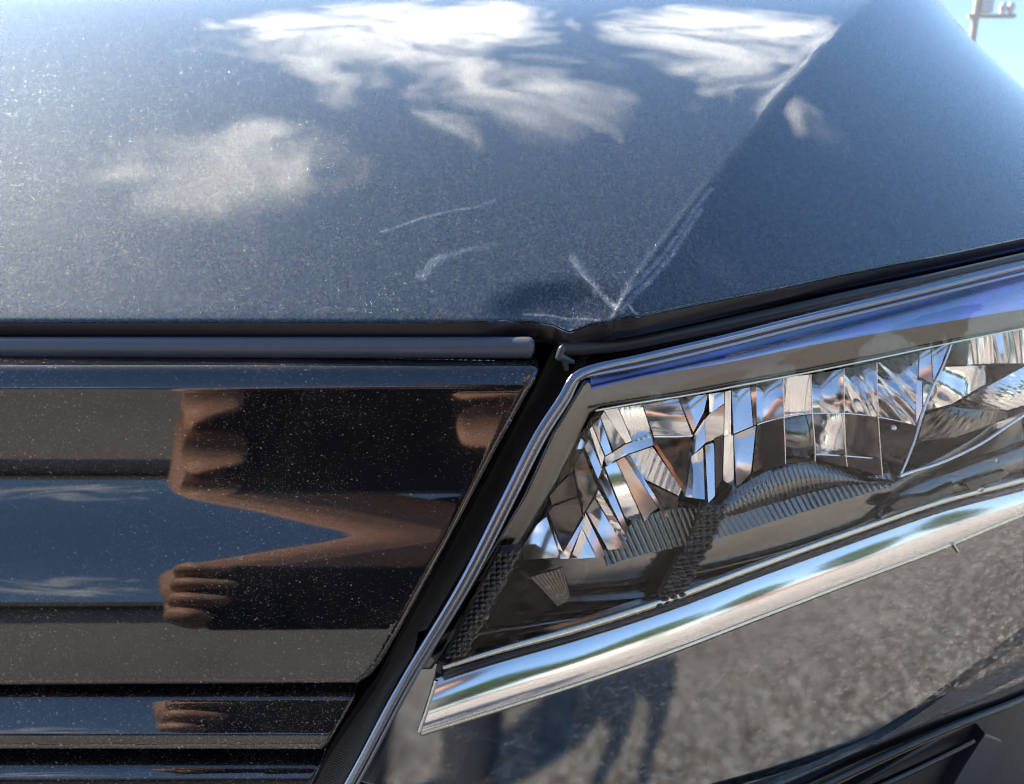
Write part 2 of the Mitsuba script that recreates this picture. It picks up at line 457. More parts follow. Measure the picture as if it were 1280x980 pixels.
# lower grille bars
def s_plane(y_at, row, tilt):
    p = C + rays([(300, row)])[0] * (y_at / rays([(300, row)])[0, 1])
    return lambda x, z: y_at + (z - p[2]) * tilt + 0 * x


BZ, BY = profile(np.array([864, 868, 872, 877, 916, 924, 934, 940]), np.array([52, 50, 42, 34, 26, 8, -12, -30.0]), 0.196)
turned = lambda x, z, a, b: (1 + 0.04 * x / 0.21) * np.interp(C[2] + (z - C[2]) / (1 + 0.04 * x / 0.21), a, b)
lower_bar = lambda x, z: turned(x, z, BZ, BY)
put('car__lower_grille_bar', sheet([(-260, 867), (436, 867), (443, 871), (441, 878), (411, 930), (402, 939), (-260, 938)], lower_bar, r=0.0012, thick=0.012, step=0.0008), 'm_gloss_black', 30)
BZ2, BY2 = profile(np.array([950, 955, 960, 966, 1000, 1040]), np.array([52, 50, 42, 24, 10, -10.0]), 0.192)
low2 = lambda x, z: turned(x, z, BZ2, BY2)
put('car__lower_grille_bar', sheet([(-260, 953), (392, 953), (400, 957), (398, 966), (368, 1030), (-260, 1030)], low2, r=0.0012, thick=0.012, step=0.0008), 'm_gloss_black', 30)

# satin strip above the bar: a half-round roll with a rounded end
strip_s = lambda x, z: 0.2345 + 0 * x
a = hit(dense([(-260, 434.5), (655, 434.5), (664, 434.5), (668, 435)], 4), strip_s)
m = rod(a, np.r_[np.full(len(a) - 3, 0.0033), 0.0031, 0.0025, 0.0012], 20)
put('car__satin_strip', m, 'm_grey_satin', 50)

# dark structure behind the gaps
put('car__radiator_support', box(-0.5, 0.03, 0.262, 0.30, 0.60, 0.846), 'm_pit', False)

# ---------------------------------------------------------------- headlight
LC = C + rays([(724, 463)])[0] * (0.226 / rays([(724, 463)])[0, 1])


def s_lens(x, z):
    u, v = x - LC[0], z - LC[2]
    return 0.226 + 0.40 * u + 0.22 * v + 0.55 * u * u * (u > 0) + 0.5 * v * v


def inner(d):
    return lambda x, z: s_lens(x, z) + d


LENS = [(724, 463), (800, 447), (900, 425), (1000, 400), (1140, 366), (1280, 332), (1420, 300), (1420, 790), (1280, 868), (1180, 908), (1000, 988), (900, 1030), (410, 1030), (441, 974), (502, 857), (582, 723), (640, 622), (674, 539), (700, 497)]


def lens_round(x, z, d):
    r = 0.012
    dd = np.clip(d, 0, r)
    return 0.6 * (r - np.sqrt(np.maximum(r * r - (r - dd) ** 2, 0)))


put('car__headlight', sheet(LENS, s_lens, r=0.0, thick=0.003, step=0.003, shape=lens_round), 'm_lens', 40)
# housing behind everything
put('car__headlight__housing', sheet(LENS, inner(0.045), thick=0.03, step=0.01), 'm_pit', False)
# clear rim of the lens: two beads with a groove between
for off, rr, k in ((0.0, 0.0016, 'm_rim'), (9.0, 0.0009, 'm_rim')):
    edge = np.array([(404 + off, 1036), (441 + off, 972), (502 + off, 857), (582 + off, 723), (633 + off, 622), (674 + off, 541), (703 + off * 0.9, 497), (719 + off * 0.7, 471), (733 + off * 0.5, 464 + off * 0.5), (800, 448 + off), (900, 425 + off), (1000, 400 + off), (1140, 366 + off), (1280, 332 + off), (1420, 300 + off)], float)
    put('car__headlight__lens_rim', rod(hit(curve(edge, 120), inner(0.001)), rr, 16), k, 60)
scene['m_rim'] = {'type': 'roughconductor', 'material': 'none', 'alpha': 0.06, 'specular_reflectance': {'type': 'rgb', 'value': [0.30, 0.33, 0.40]}}


def coating(p, n, uv):
    """Hard coat on the lens flange, iridescent blue to violet."""
    t = fbm(p.x * 30 + p.z * 60, p.z * 200 - p.x * 60, 1.0, 3)
    return mix([0.26, 0.32, 0.46], [0.36, 0.32, 0.66], smoothstep(0.35, 0.7, t))


scene['m_coating'] = {'type': 'roughconductor', 'material': 'none', 'alpha': 0.09, 'specular_reflectance': proc(coating)}
put('car__headlight__lens_flange', loft([(735, 458), (800, 444), (900, 421), (1000, 396), (1140, 362), (1280, 328), (1420, 296)], [(736, 478), (800, 463), (900, 446), (1000, 426), (1140, 402), (1280, 380), (1420, 362)], inner(0.0115), lambda t: 0.0085 * (1 - (1 - t) ** 1.5), 80, 14, 0.01), 'm_coating', 40)

# smoked bezel round the reflector: a top band and a left leg
put('car__headlight__bezel', sheet([(730, 476), (800, 461), (900, 444), (1000, 424), (1140, 400), (1280, 378), (1420, 360), (1420, 384), (1280, 411), (1190, 429), (1100, 448), (1012, 466), (935, 480), (855, 496), (750, 512), (738, 520), (722, 556), (700, 604), (672, 652), (650, 688), (600, 770), (553, 833), (536, 862), (508, 862), (520, 858), (600, 722), (655, 626), (690, 545)], inner(0.010), r=0.0012, thick=0.02, step=0.0025, shape=lambda x, z, d: -0.10 * (z - LC[2])), 'm_smoked_bezel', 35)
put('car__headlight__frame_bead', rod(hit(curve([(744, 513), (800, 503), (855, 494.5), (935, 479.5), (1012, 465), (1100, 447), (1190, 428), (1280, 410), (1420, 383)], 80), inner(0.0085)), 0.00045, 10), 'm_cream', 60)

# reflector facets: mirrors whose tilt sends the sight line to the sky, the ground or the wall
AIM = {'sky': (-0.55, -0.68, 0.48), 'high': (-0.35, -0.45, 0.82), 'cloud': (-0.80, -0.50, 0.34), 'cream': (0.75, -0.62, -0.24), 'ground': (-0.45, -0.75, -0.48), 'wall': (-0.40, -0.90, 0.14)}
REF = inner(0.013)

FACET_BASE = [REF]


def facet(px, aim, bulge=(12.0, 8.0), ribs=None, mate='m_chrome', base=None, thick=0.012, key='car__headlight__reflector_facet', wave=0.0, inset=0.00012):
    base = base or FACET_BASE[0]
    q = hit(px, base)
    c = q.mean(0)
    d = (c - C) / np.linalg.norm(c - C)
    o = np.array(AIM[aim]) + rng.normal(0, 0.05, 3)
    n = o / np.linalg.norm(o) - d
    fx, fz = -n[0] / n[1], -n[2] / n[1]
    lx, lz = 0.40, 0.22
    kt = 0.18 if FACET_BASE[0] is not REF else 1.0 if aim in ('sky', 'high', 'cloud') else 0.7
    gx, gz = lx + kt * np.clip(fx - lx, -0.9, 0.9), lz + kt * np.clip(fz - lz, -0.7, 0.7)
    bulge = (bulge[0] + rng.choice([-1, 1]) * (10 if kt == 1 else 25), bulge[1] + rng.choice([-1, 1]) * (8 if kt == 1 else 20))
    ph = rng.uniform(0, 6)

    def surf(x, z):
        u, v = x - c[0], z - c[2]
        y = c[1] + gx * u + gz * v + bulge[0] * u * u * 0.5 + bulge[1] * v * v * 0.5
        if ribs:
            (rx, rz), pitch, depth = ribs
            y = y + depth * np.sin((u * rx + v * rz) * 2 * np.pi / pitch)
        if wave:
            y = y + wave * np.sin(u * 300 + v * 170 + ph) * np.sin(v * 260 - u * 90)
        return y
    # keep clear of the lens
    s = surf(q[:, 0], q[:, 2]) - s_lens(q[:, 0], q[:, 2])
    lift = max(0, 0.004 - s.min())
    m = sheet(px, lambda x, z: surf(x, z) + lift, thick=thick, step=0.0007 if ribs else 0.0012, inset=inset, pstep=4)
    put(key, m, mate, 30)


def z1(*p):
    return [(640 + a / 4, 460 + b / 4) for a, b in p]


def z2(*p):
    return [(940 + a / 3.765, 400 + b / 3.765) for a, b in p]


facet(z1((455, 210), (530, 198), (600, 365), (565, 378)), 'cream', (20, 6))
facet(z1((530, 198), (650, 180), (700, 335), (600, 365)), 'cream', (14, 10), ((1, 0.15), 0.0017, 0.00006))
facet(z1((650, 180), (830, 150), (900, 335), (705, 337)), 'wall', (4, 60))
facet(z1((830, 150), (980, 128), (960, 220), (905, 325)), 'cloud', (16, 10))
facet(z1((980, 128), (1062, 116), (1060, 180), (985, 228)), 'sky')
facet(z1((985, 228), (1060, 180), (1058, 340), (965, 375), (960, 260)), 'ground', (14, 16))
facet(z1((1062, 116), (1095, 110), (1095, 338), (1058, 340)), 'cream', (50, 4))
facet(z1((1095, 110), (1190, 95), (1205, 290), (1105, 332)), 'sky', (22, 10), wave=0.0001)
facet(z1((1190, 95), (1222, 90), (1222, 282), (1205, 290)), 'wall', (60, 4))
facet(z1((905, 335), (962, 250), (968, 375), (900, 440)), 'cloud', (30, 20))
facet(z1((895, 440), (955, 392), (965, 660), (862, 645)), 'high', (60, 12), ((1, 0.05), 0.0045, 0.00022))
facet(z1((962, 385), (1010, 370), (1015, 640), (978, 680)), 'sky', (30, 10))
facet(z1((1010, 370), (1058, 342), (1050, 560), (1016, 615)), 'ground', (40, 12), mate='m_smoked_dark')
facet(z1((1058, 342), (1105, 335), (1110, 600), (1052, 560)), 'cream', (40, 30), wave=0.0002)
facet(z1((1105, 335), (1220, 285), (1195, 525), (1120, 605)), 'sky', (16, 12), wave=0.00008)
facet(z1((1222, 285), (1260, 275), (1262, 500), (1200, 525)), 'wall', (30, 10), mate='m_smoked')
# stepped ledge and the dark chamber under it
facet(z1((460, 445), (570, 377), (702, 345), (705, 388), (582, 430), (462, 490)), 'sky', (6, 90))
facet(z1((582, 432), (702, 392), (848, 605), (832, 640), (650, 550)), 'ground', (12, 18), ((0.9, -0.25), 0.0021, 0.00013))
facet(z1((710, 346), (895, 342), (868, 590), (850, 575), (712, 385)), 'wall', (10, 14), mate='m_smoked_dark')
facet(z1((640, 555), (832, 645), (828, 715), (790, 745), (660, 590)), 'ground', (10, 12), mate='m_smoked_dark')
facet(z1((706, 386), (728, 386), (856, 572), (842, 600)), 'cream', (10, 10), mate='m_amber', key='car__headlight__amber_reflector')
# diagonal strips on the left
facet(z1((400, 285), (440, 245), (500, 420), (465, 440)), 'sky', (40, 8))
facet(z1((440, 245), (458, 215), (568, 372), (505, 415)), 'ground', (30, 10))
facet(z1((385, 305), (400, 288), (462, 440), (448, 500)), 'cream', (40, 10))
facet(z1((360, 395), (385, 350), (450, 505), (430, 560)), 'sky', (30, 10))
facet(z1((430, 560), (458, 500), (580, 800), (572, 845)), 'sky', (30, 8))
facet(z1((462, 495), (520, 465), (660, 770), (648, 805), (560, 740)), 'cream', (30, 14), wave=0.0002)
facet(z1((520, 465), (560, 442), (690, 640), (730, 700), (690, 730), (662, 770)), 'wall', (26, 20), wave=0.00015)
facet(z1((560, 442), (582, 434), (785, 745), (758, 742), (690, 640)), 'cloud', (40, 8))
facet(z1((310, 410), (345, 350), (372, 380), (352, 405)), 'cloud', (40, 20))
facet(z1((300, 500), (352, 412), (428, 600), (355, 735), (330, 640)), 'ground', (10, 30), mate='m_smoked')
facet(z1((185, 640), (285, 530), (300, 500), (330, 640), (200, 690)), 'ground', (10, 30), mate='m_smoked_dark')
facet(z1((182, 725), (205, 690), (330, 645), (352, 735), (255, 912)), 'ground', (10, 30), mate='m_smoked_dark')
facet(z1((50, 900), (110, 790), (172, 740), (235, 925), (228, 948), (60, 962)), 'cloud', (30, 25))
facet(z1((176, 732), (255, 918), (358, 742), (365, 760), (282, 955), (240, 955)), 'sky', (18, 18))
facet(z1((345, 802), (420, 948), (288, 958)), 'cloud', (20, 30))
facet(z1((366, 720), (470, 938), (425, 950), (346, 800)), 'sky', (30, 10))
facet(z1((412, 650), (566, 900), (480, 912), (368, 715)), 'cloud', (24, 10))
facet(z1((430, 604), (575, 845), (560, 895), (414, 645)), 'ground', (50, 8), ((0.3, 1), 0.004, 0.0003))

put('car__headlight__reflector_back', sheet(z1((455, 215), (980, 130), (1500, 60), (2560, -180), (2560, 400), (1900, 560), (1400, 620), (860, 640), (560, 890), (60, 960), (180, 720), (350, 350)), inner(0.034), thick=0.004, step=0.006), 'm_smoked', 35)

# the grid of larger facets on the right
X = {0: (15, 300), 1: (145, 262), 2: (275, 255), 3: (430, 225), 4: (590, 190), 5: (785, 150)}
row0 = [(15, 292), (145, 268), (275, 255), (430, 228), (585, 198), (785, 150)]
row1 = [(20, 492), (148, 458), (282, 440), (432, 440), (592, 458), (765, 495)]
row2 = [(28, 720), (155, 670), (295, 632), (440, 640), (605, 655), (760, 560)]
row3 = [(28, 730), (155, 675), (295, 665), (445, 690), (612, 735), (690, 730)]
kinds = ['sky', 'cream', 'cloud', 'sky', 'cloud']
ribsA = [None, ((1, 0), 0.0020, 0.00008), None, ((1, 0.5), 0.0062, 0.0005), ((1, 0.9), 0.0068, 0.0006)]
for k in range(5):
    facet(z2(row0[k], row0[k + 1], row1[k + 1], row1[k]), kinds[k], [(70, 30), (40, 12), (60, 60), (50, 50), (40, 50)][k], ribsA[k], wave=[0.0003, 0, 0.0003, 0.0002, 0.0001][k])
facet(z2(row1[0], row1[1], row3[1], row3[0]), 'wall', (20, 20), mate='m_smoked')
facet(z2(row1[1], row1[2], row2[2], row2[1]), 'cream', (40, 50), wave=0.0006, mate='m_smoked')
facet(z2(row1[2], row1[3], row2[3], row2[2]), 'cream', (40, 50), wave=0.0009)
facet(z2(row1[3], row1[4], row2[4], row2[3]), 'ground', (14, 14), mate='m_smoked_dark', wave=0.0003)
facet(z2(row1[4], row1[5], (755, 580), (690, 715), row2[4]), 'ground', (14, 14), mate='m_smoked_dark')
facet(z2(row2[2], row2[3], row3[3], row3[2]), 'ground', (14, 14), mate='m_smoked_dark')
facet(z2(row2[3], row2[4], row3[4], row3[3]), 'ground', (14, 14), mate='m_smoked_dark')
facet(z2((785, 150), (840, 135), (850, 300), (782, 268)), 'cloud', (30, 14))
facet(z2((840, 135), (938, 106), (905, 215), (852, 300)), 'sky', (20, 10))
facet(z2((765, 280), (800, 285), (800, 420), (770, 495)), 'sky', (40, 10))
facet(z2((802, 300), (852, 304), (790, 500), (775, 495), (803, 420)), 'cream', (40, 14))
# second chamber
FACET_BASE[0] = inner(0.0105)
facet(z2((940, 108), (1020, 92), (1010, 210), (900, 214)), 'wall', (30, 20), mate='m_smoked_dark')
facet(z2((1020, 92), (1130, 68), (1140, 205), (1010, 210)), 'cream', (40, 24), ((1, 0.2), 0.006, 0.0007))
facet(z2((1130, 68), (1420, 10), (1420, 205), (1140, 205)), 'cream', (40, 24), ((1, 0.2), 0.007, 0.0008))
facet(z2((895, 220), (1140, 212), (1240, 216), (940, 395), (850, 420), (805, 430)), 'cream', (24, 30), wave=0.0011)
facet(z2((1250, 216), (1420, 212), (1420, 150), (1260, 212)), 'wall', (24, 30))
facet(z2((945, 400), (1270, 222), (1420, 150), (1420, 330), (1285, 400), (1200, 425), (1000, 410)), 'sky', (10, 26), ((0.35, 1), 0.0021, 0.00012))
facet(z2((815, 440), (940, 405), (1000, 415), (1200, 430), (1285, 405), (1285, 425), (1050, 520), (960, 550), (800, 570), (775, 575)), 'wall', (10, 20), ((0.5, -0.4), 0.0019, 0.00010), mate='m_smoked')
facet(z2((775, 582), (960, 555), (1280, 432), (1420, 360), (1420, 372), (1040, 590), (860, 665), (725, 715)), 'cream', (10, 40), ((0.35, -0.9), 0.0021, 0.00016))
put('car__headlight__chamber_edge', rod(hit(curve(z2((690, 735), (755, 712), (860, 680), (1040, 600), (1280, 446), (1420, 365)), 60), inner(0.009)), 0.0008, 10), 'm_chrome', 60)
put('car__headlight__chamber_edge', rod(hit(curve(z2((935, 112), (895, 215), (850, 310), (800, 440), (757, 580), (692, 735)), 60), inner(0.0095)), 0.0006, 10), 'm_chrome', 60)
for pts in (row0[1:4], ):
    pass
for k in range(1, 5):
    put('car__headlight__facet_seam', rod(hit(curve(z2(row0[k], row1[k], row2[k], row3[k]), 30), inner(0.0115)), 0.00028, 8), 'm_chrome', 60)
put('car__headlight__facet_seam', rod(hit(curve(z2(*row1), 40), inner(0.0115)), 0.0003, 8), 'm_chrome', 60)
put('car__headlight__facet_seam', rod(hit(curve(z2((295, 632), (440, 640), (605, 655)), 30), inner(0.0115)), 0.0004, 8), 'm_chrome', 60)
put('car__headlight__facet_seam', rod(hit(curve(z1((705, 342), (800, 343), (897, 338)), 20), inner(0.0115)), 0.0005, 8), 'm_chrome', 60)


# smoked floor of the lamp between reflector and light strip, and the smoked lower bowl
def smoked_shape(rx, rz, x0, z0, kx=0.0, kz=0.0):
    return lambda x, z, d: rx * (x - x0) + rz * (z - z0) + kx * (x - x0) ** 2 + kz * (z - z0) ** 2


FC = hit([(900, 720)], inner(0.014))[0]
put('car__headlight__bezel_floor', sheet([(600, 770), (640, 700), (690, 706), (757, 692), (790, 672), (850, 668), (900, 655), (1000, 630), (1110, 604), (1150, 585), (1230, 553), (1280, 528), (1420, 470), (1420, 545), (1280, 596), (1150, 644), (1050, 679), (950, 719), (820, 761), (720, 787), (620, 812), (553, 832)], inner(0.0145), r=0.001, thick=0.012, step=0.0025, shape=smoked_shape(-0.10, -0.18, FC[0], FC[2], 1.2, 7.0)), 'm_smoked', 35)
LB = hit([(850, 880)], inner(0.014))[0]
put('car__headlight__lower_bowl', sheet([(553, 832), (620, 812), (720, 787), (820, 761), (950, 719), (1050, 679), (1150, 644), (1280, 596), (1420, 545), (1420, 740), (1280, 806), (1200, 858), (1130, 906), (1040, 962), (940, 1010), (880, 1036), (430, 1036), (450, 985), (514, 866), (538, 858)], inner(0.0185), r=0.001, thick=0.012, step=0.003, shape=smoked_shape(-0.12, 0.04, LB[0], LB[2], 0.5, 0.3)), 'm_smoked_low', 35)
scene['m_smoked_low'] = {'type': 'roughconductor', 'material': 'none', 'alpha': 0.006, 'specular_reflectance': {'type': 'rgb', 'value': [0.28, 0.29, 0.295]}}
put('car__headlight__lower_return', loft([(860, 1040), (940, 1008), (1040, 960), (1130, 904), (1200, 856), (1280, 804), (1420, 738)], [(900, 1040), (1000, 998), (1100, 950), (1180, 914), (1280, 874), (1420, 800)], inner(0.008), lambda t: 0.002 * t, 60, 8, 0.02), 'm_black_satin', 40)

# chrome light strip with a cream light guide above and below
UP_E = [(543, 853), (600, 833), (720, 797), (830, 760), (940, 718), (1060, 676), (1180, 634), (1280, 609), (1420, 566)]
LO_E = [(525, 913), (590, 893), (720, 852), (830, 814), (940, 772), (1060, 726), (1180, 681), (1280, 640), (1420, 590)]
put('car__headlight__light_strip', loft(UP_E, LO_E, inner(0.0085), lambda t: 0.0017 * (1 - (2 * t - 1) ** 2) + 0.0005 * (1 - (2 * t - 1) ** 12) + 0.0041 * (t - 0.6), 140, 40, 0.008), 'm_chrome', 50)
CR_E = np.array([(553, 834), (620, 813), (720, 785), (830, 750), (940, 709), (1060, 666), (1180, 625), (1280, 599), (1420, 555)], float)
put('car__headlight__light_guide', rod(hit(curve(CR_E, 120), inner(0.009)), np.r_[np.linspace(0.0008, 0.0014, 20), np.full(100, 0.0014)], 16), 'm_cream', 60)
put('car__headlight__strip_groove', rod(hit(curve(CR_E + [0, 9.0], 120), inner(0.0105)), 0.0018, 14), 'm_black_satin', 60)
put('car__headlight__light_guide', rod(hit(curve(np.array(LO_E) + [0, 1.5], 120), inner(0.0075)), 0.0013, 16), 'm_cream', 60)
put('car__headlight__strip_end', rod(hit(dense([(545, 850), (524, 914)], 4), inner(0.0065)), 0.0007, 10), 'm_chrome', 60)
put('car__headlight__clip', rod(hit(dense([(1190, 679), (1196, 689)], 2), inner(0.006)), 0.0008, 12), 'm_cream', 60)

# ribbed shelf under the reflector and the ribbed dome in front of it
put('car__headlight__ribbed_shelf', loft([(752, 690), (785, 657), (805, 645), (850, 634), (905, 641), (960, 626), (1020, 609), (1112, 590)], [(757, 702), (790, 690), (815, 684), (850, 676), (905, 664), (960, 647), (1020, 629), (1114, 602)], inner(0.0125), lambda t: 0.0025 * t, 900, 8, 0.006), 'm_smoked', 30)
sh = scene['car__headlight__ribbed_shelf']


def ribbed(top, bot, surf, bulge, n_ribs, amp, nu=None, nv=12, thick=0.005):
    nu = nu or n_ribs * 8
    a, b = hit(curve(top, nu), surf), hit(curve(bot, nu), surf)
    v = np.linspace(0, 1, nv)
    o = np.array([bulge(t) for t in v])
    p = a[:, None] * (1 - v)[None, :, None] + b[:, None] * v[None, :, None]
    u = np.linspace(0, 1, nu)
    p[..., 1] -= o[None, :] + amp * np.abs(np.sin(np.pi * n_ribs * u))[:, None]
    return grid_mesh(p, thick)


scene['car__headlight__ribbed_shelf'] = ply(ribbed([(752, 690), (785, 657), (805, 645), (850, 634), (905, 641), (960, 626), (1020, 609), (1112, 590)], [(757, 702), (790, 690), (815, 684), (850, 676), (905, 664), (960, 647), (1020, 629), (1114, 602)], inner(0.0125), lambda t: 0.003 * t, 52, 0.0007), 'm_smoked', 40)
put('car__headlight__ribbed_dome', ribbed([(888, 640), (905, 622), (940, 598), (970, 584), (1000, 577), (1040, 583), (1085, 597), (1112, 598)], [(890, 646), (915, 643), (950, 633), (980, 625), (1005, 617), (1045, 608), (1085, 602), (1114, 602)], inner(0.0115), lambda t: 0.003 * math.sin(math.pi * t), 40, 0.0005), 'm_smoked', 40)

# embossed straps
def strap(px, rows, cols):
    """An embossed strip: a dark base with a staggered grid of lozenge bumps (one mesh)."""
    (a, b), (c, d) = px            # top left, top right, bottom left, bottom right
    a, b, c, d = (np.array(q, float) for q in (a, b, c, d))
    ms = []
    for i in range(rows):
        for j in range(cols):
            t, u = (i + 0.5) / rows, (j + 0.5 + (0.22 if i % 2 else -0.22)) / cols
            o = (a * (1 - u) + b * u) * (1 - t) + (c * (1 - u) + d * u) * t
            q = hit([o], inner(0.0078))[0]
            w = np.linalg.norm(hit([b * (1 - t) + d * t], inner(0.0078))[0] - hit([a * (1 - t) + c * t], inner(0.0078))[0]) / cols
            h = np.linalg.norm(hit([c], inner(0.0078))[0] - hit([a], inner(0.0078))[0]) / rows
            s = trimesh.creation.icosphere(2, 1.0)
            s.apply_scale((w * 0.44, 0.0009, h * 0.38))
            sk = np.eye(4)
            sk[0, 2] = (a[0] - c[0]) / max(1, abs(c[1] - a[1])) * 0.9
            s.apply_transform(sk)
            s.apply_translation(q)
            ms.append(s)
    return cat(ms)


for (quad, rows, cols) in (([[(623, 690), (652, 687)], [(556, 824), (582, 820)]], 19, 4), ([[(878, 633), (911, 631)], [(853, 692), (886, 688)]], 6, 4), ([[(851, 693), (884, 689)], [(818, 760), (850, 751)]], 11, 3)):
    (a, b), (c, d) = quad
    k = put('car__headlight__embossed_strap', sheet([a, b, d, c], inner(0.0085), r=0.0003, thick=0.004, step=0.0015), 'm_strap', 35)
    kb = k + '__bump'
    put('car__headlight__strap_bumps' , strap(quad, rows, cols), 'm_strap', 40)
mat('m_strap', base_color=(0.02, 0.02, 0.02), roughness=0.25, specular=0.8)

# dark pocket beside the strap with a small ribbed pane in it
put('car__headlight__pocket', sheet([(646, 712), (662, 722), (690, 716), (704, 744), (690, 764), (655, 780), (606, 788), (622, 752)], inner(0.0098), r=0.0008, thick=0.002, step=0.002, soft=0.0012), 'm_pit', 35)
put('car__headlight__pocket_pane', ribbed([(662, 720), (690, 712), (703, 708)], [(696, 756), (704, 752), (712, 742)], inner(0.009), lambda t: 0.0006, 9, 0.0002, 90, 10, 0.001), 'm_smoked_dark', 40)
# chrome trim with dark slots at the right of the floor
put('car__headlight__side_trim', loft([(1095, 640), (1140, 607), (1200, 585), (1280, 556), (1420, 500)], [(1100, 650), (1150, 634), (1210, 614), (1280, 588), (1420, 530)], inner(0.011), lambda t: 0.003 * math.sin(math.pi * t), 50, 14, 0.004), 'm_smoked', 40)
for slot in ([(1112, 634), (1125, 624), (1160, 619), (1195, 604), (1190, 612), (1150, 628), (1120, 640)], [(1205, 603), (1255, 588), (1262, 592), (1250, 600), (1212, 612)]):
    put('car__headlight__side_trim_slot', sheet(slot, inner(0.0055), r=0.0004, thick=0.003, step=0.0012, soft=0.0004), 'm_black_satin', 35)
for c0 in ((1247, 575), (1226, 612)):
    q = hit([c0], inner(0.007))[0]
    b = trimesh.creation.icosphere(2, 0.0011)
    b.apply_scale((1, 0.5, 1))
    b.apply_translation(q)
    put('car__headlight__stud', b, 'm_lens_bead', True)
scene['m_lens_bead'] = {'type': 'dielectric', 'int_ior': 1.5}
q = hit([(1116, 535)], inner(0.009))[0]
b = trimesh.creation.icosphere(3, 0.0012)
b.apply_translation(q)
put('car__headlight__bulb_tip', b, 'm_chrome', True)

# ---------------------------------------------------------------- gap between grille and lamp: finely ribbed side wall
GA = [(704, 420), (690, 440), (676, 470), (624, 570), (560, 690), (500, 800), (470, 860), (442, 900), (404, 960), (372, 1036)]
GB = [(744, 430), (730, 450), (716, 474), (668, 545), (632, 622), (574, 723), (536, 795), (494, 860), (446, 950), (404, 1036)]
put('car__gap_wall', ribbed(GB, GA, lambda x, z: 0.249 + 0.25 * (z - 0.8) + 0 * x, lambda t: 0.006 * (1 - t) ** 2, 230, 0.00016, 1840, 10, 0.01), 'm_black_plastic', 40)
put('car__gap_backing', sheet([(-260, 400), (690, 400), (760, 400), (760, 470), (470, 1000), (440, 1060), (-260, 1060)], lambda x, z: 0.262 + 0 * x, thick=0.01, step=0.02), 'm_pit', False)
# seal under the hood edge on the lamp side
SE = np.array([(700, 436), (760, 433), (840, 419), (940, 398), (1060, 371), (1180, 345), (1280, 322), (1420, 292)], float)
put('car__hood_seal', rod(hit(curve(SE, 80), inner(0.012)), 0.0022, 14), 'm_black_plastic', 60)
put('car__seal_channel', sheet([(690, 402), (800, 392), (1000, 350), (1280, 292), (1420, 262), (1420, 320), (1280, 345), (1000, 412), (800, 455), (715, 470)], inner(0.03), thick=0.01, step=0.01), 'm_pit', False)

# bumper below the lamp
BS = lambda x, z: s_lens(x, z) + 0.004
put('car__bumper', sheet([(990, 1036), (1060, 990), (1180, 918), (1280, 872), (1420, 806), (1420, 1036)], inner(0.016), r=0.002, thick=0.03, step=0.004), 'm_black_plastic', 35)
put('car__bumper__edge', rod(hit(curve([(900, 1040), (1000, 994), (1090, 952), (1180, 912), (1280, 873), (1420, 806)], 60), inner(0.004)), 0.0016, 14), 'm_black_satin', 60)
put('car__bumper__fin', sheet([(1232, 918), (1253, 926), (1225, 985), (1195, 1030), (1165, 1030), (1205, 960)], inner(0.008), r=0.0012, thick=0.01, step=0.002), 'm_dark_fin', 35)
put('car__bumper__ledge', rod(hit(curve([(1080, 990), (1150, 958), (1215, 926)], 20), inner(0.011)), 0.0016, 12), 'm_black_satin', 60)
mat('m_dark_fin', base_color=(0.03, 0.035, 0.045), roughness=0.35, specular=0.6)


# ---------------------------------------------------------------- what the glossy parts mirror: the photographer and the place behind
def cam(r, u, f):
    return C + r * RIGHT + u * UP + f * FWD


def blob(bones, edge, smooth_n=6):
    """One continuous body: hulls of spheres at the ends of each bone, joined, refined and smoothed. bones: chains of (point, radius)."""
    parts = []
    for chain in bones:
        for (a, ra), (b, rb) in zip(chain[:-1], chain[1:]):
            sa, sb = m3.Manifold.sphere(ra, 20).translate(tuple(map(float, a))), m3.Manifold.sphere(rb, 20).translate(tuple(map(float, b)))
            parts.append((sa + sb).hull())
    u = m3.Manifold.batch_boolean(parts, m3.OpType.Add).refine_to_length(edge)
    q = u.to_mesh()
    t = trimesh.Trimesh(np.array(q.vert_properties)[:, :3], np.array(q.tri_verts), process=True)
    trimesh.smoothing.filter_taubin(t, iterations=smooth_n)
    return t


mat('m_skin', base_color=(0.42, 0.25, 0.18), roughness=0.5, specular=0.4)
mat('m_shirt', base_color=(0.03, 0.032, 0.04), roughness=0.85, specular=0.2)
mat('m_trousers', base_color=(0.05, 0.06, 0.09), roughness=0.9, specular=0.2)
mat('m_hair', base_color=(0.03, 0.02, 0.015), roughness=0.6)
mat('m_phone', base_color=(0.012, 0.012, 0.013), roughness=0.25, specular=0.5)
V = np.array
hip_l, hip_r = V([0.10, -0.80, 0.92]), V([0.30, -0.80, 0.92])
chest, neck, head = V([0.21, -0.56, 1.18]), V([0.205, -0.44, 1.36]), V([0.19, -0.36, 1.47])
sh_l, sh_r = V([0.06, -0.46, 1.27]), V([0.35, -0.45, 1.26])
el_l, el_r = V([-0.03, -0.22, 1.08]), V([0.22, -0.24, 1.03])
wr_l, wr_r = cam(-0.172, 0.006, -0.072), cam(0.060, -0.035, -0.070)
lp, rp = cam(-0.160, -0.022, -0.028), cam(0.036, -0.036, -0.026)
fingers = []
for k, (u0, ln) in enumerate([(0.004, 0.030), (-0.015, 0.034), (-0.034, 0.031), (-0.050, 0.022)]):
    fingers.append([(lp + 0.5 * UP * (u0 + 0.022), 0.0105), (cam(-0.163, u0, -0.012), 0.0090), (cam(-0.159, u0 + 0.001, 0.0045), 0.0084), (cam(-0.152, u0, 0.0076), 0.0078), (cam(-0.170 + ln, u0 - 0.001, 0.0066), 0.0066)])
